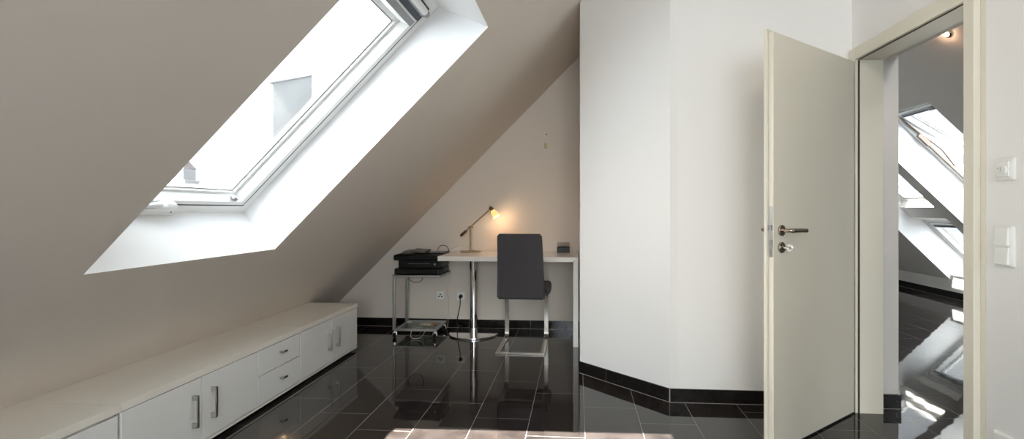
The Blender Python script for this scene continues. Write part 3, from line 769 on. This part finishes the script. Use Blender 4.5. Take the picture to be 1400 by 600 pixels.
nt.links.new(bg.outputs[0], wo.inputs[0])

def light(name, typ, loc, energy, col=(1, 1, 1), **k):
    l = bpy.data.lights.new(name, typ); l.energy = energy; l.color = col
    for a, b in k.items(): setattr(l, a, b)
    o = bpy.data.objects.new(name, l); C.objects.link(o); o.location = loc; return o
sun = light('sun', 'SUN', (-6, 0, 10), 80., (1., .95, .88), angle=math.radians(.55))
sun.rotation_euler = Vector((.675, .055, -1.)).to_track_quat('-Z', 'Y').to_euler()
def portal(M, wf, u0, u1, y0, y1):
    l = bpy.data.lights.new('sky_portal', 'AREA'); l.shape = 'RECTANGLE'; l.size = u1 - u0; l.size_y = y1 - y0; l.cycles.is_portal = True
    o = bpy.data.objects.new('sky_portal', l); C.objects.link(o)
    c = M @ Vector(((u0 + u1) / 2, (y0 + y1) / 2, wf + .13))
    U = (M.to_3x3() @ Vector((1, 0, 0))); W = (M.to_3x3() @ Vector((0, 0, 1)))
    zax = W; xax = U; yax = zax.cross(xax)
    R = Matrix((xax, yax, zax)).transposed().to_4x4(); R.translation = c; o.matrix_world = R
for y0, y1 in ((-2.25, -1.17), (-.85, .23), WY): portal(ML, WL + DL, -.502, 1.06, y0, y1)
l = bpy.data.lights.new('sky_portal', 'AREA'); l.shape = 'RECTANGLE'; l.size = GW[1] - GW[0]; l.size_y = GW[3] - GW[2]; l.cycles.is_portal = True
o = bpy.data.objects.new('sky_portal', l); C.objects.link(o); o.location = ((GW[0] + GW[1]) / 2, -2.95, (GW[2] + GW[3]) / 2); o.rotation_euler = (math.radians(90), 0, 0)
for y0, y1 in ((-.95, .155), (-2.22, -1.11), (4.585, 5.69), (5.86, 6.97)): portal(MR, WR + DR, uL0 - .03, -.79, y0, y1)
lp_ = q + sd_ * .085
light('lamp_bulb', 'POINT', lp_, 1.0, (1., .66, .36), shadow_soft_size=.02)
so_ = light('spot_bulb', 'POINT', sp + nrm * .05, .35, (1., .6, .35), shadow_soft_size=.02)

# added fill spots with fixtures, out of view in the flat ceiling
def fill_spot(x, y, target, energy, col, cone, lab='added fill spotlight in the ceiling behind the viewer'):
    t = empty('ceiling_spot', (x, y, H0), label=lab, cat='spotlight')
    bm = B()
    def cr_(r, z): return [(x + r * math.cos(2 * math.pi * k / 32), y + r * math.sin(2 * math.pi * k / 32), z) for k in range(32)]
    loft(bm, [cr_(.045, H0 - .001), cr_(.045, H0 - .008), cr_(.034, H0 - .012), cr_(.032, H0 - .004)], cap=False); obj('trim_ring', bm, CHROME, t)
    bm = B(); loft(bm, [cr_(.031, H0 - .0015), cr_(.028, H0 - .006)]); obj('lens', bm, SPOTE, t)
    l = light('fill_spot', 'SPOT', (x, y, H0 - .04), energy, col, shadow_soft_size=.18, spot_size=math.radians(cone), spot_blend=1.)
    l.rotation_euler = (Vector(target) - l.location).to_track_quat('-Z', 'Y').to_euler()
fill_spot(.45, .1, (1.15, 3.0, 1.5), 50, (1., .84, .66), 96)
fill_spot(2.26, 1.2, (3.3, 6.0, 1.7), 75, (1., .96, .92), 110, 'added fill spotlight in the next room ceiling, hidden by the wall')

# ------------------------------------------------------------------ camera
cam = bpy.data.cameras.new('camera'); co = bpy.data.objects.new('camera', cam); C.objects.link(co)
co.location = (0, 0, 1.156); co.rotation_euler = (math.radians(90), 0, .0815)
cam.sensor_width = 36; cam.sensor_fit = 'HORIZONTAL'; cam.lens = 687 / 1400 * 36
cam.shift_x = -(733 - 700) / 1400; cam.shift_y = -(300 - 286) / 1400
cam.clip_start = .05; cam.clip_end = 500
sc = bpy.context.scene; sc.camera = co
sc.view_settings.view_transform = 'Standard'; sc.view_settings.look = 'None'; sc.view_settings.gamma = 1; sc.view_settings.use_curve_mapping = False
sc.view_settings.exposure = .56
sc.cycles.max_bounces = 16; sc.cycles.diffuse_bounces = 10; sc.cycles.glossy_bounces = 6; sc.cycles.transparent_max_bounces = 16
sc.cycles.use_denoising = True; sc.cycles.sample_clamp_indirect = 6.; sc.cycles.blur_glossy = .3
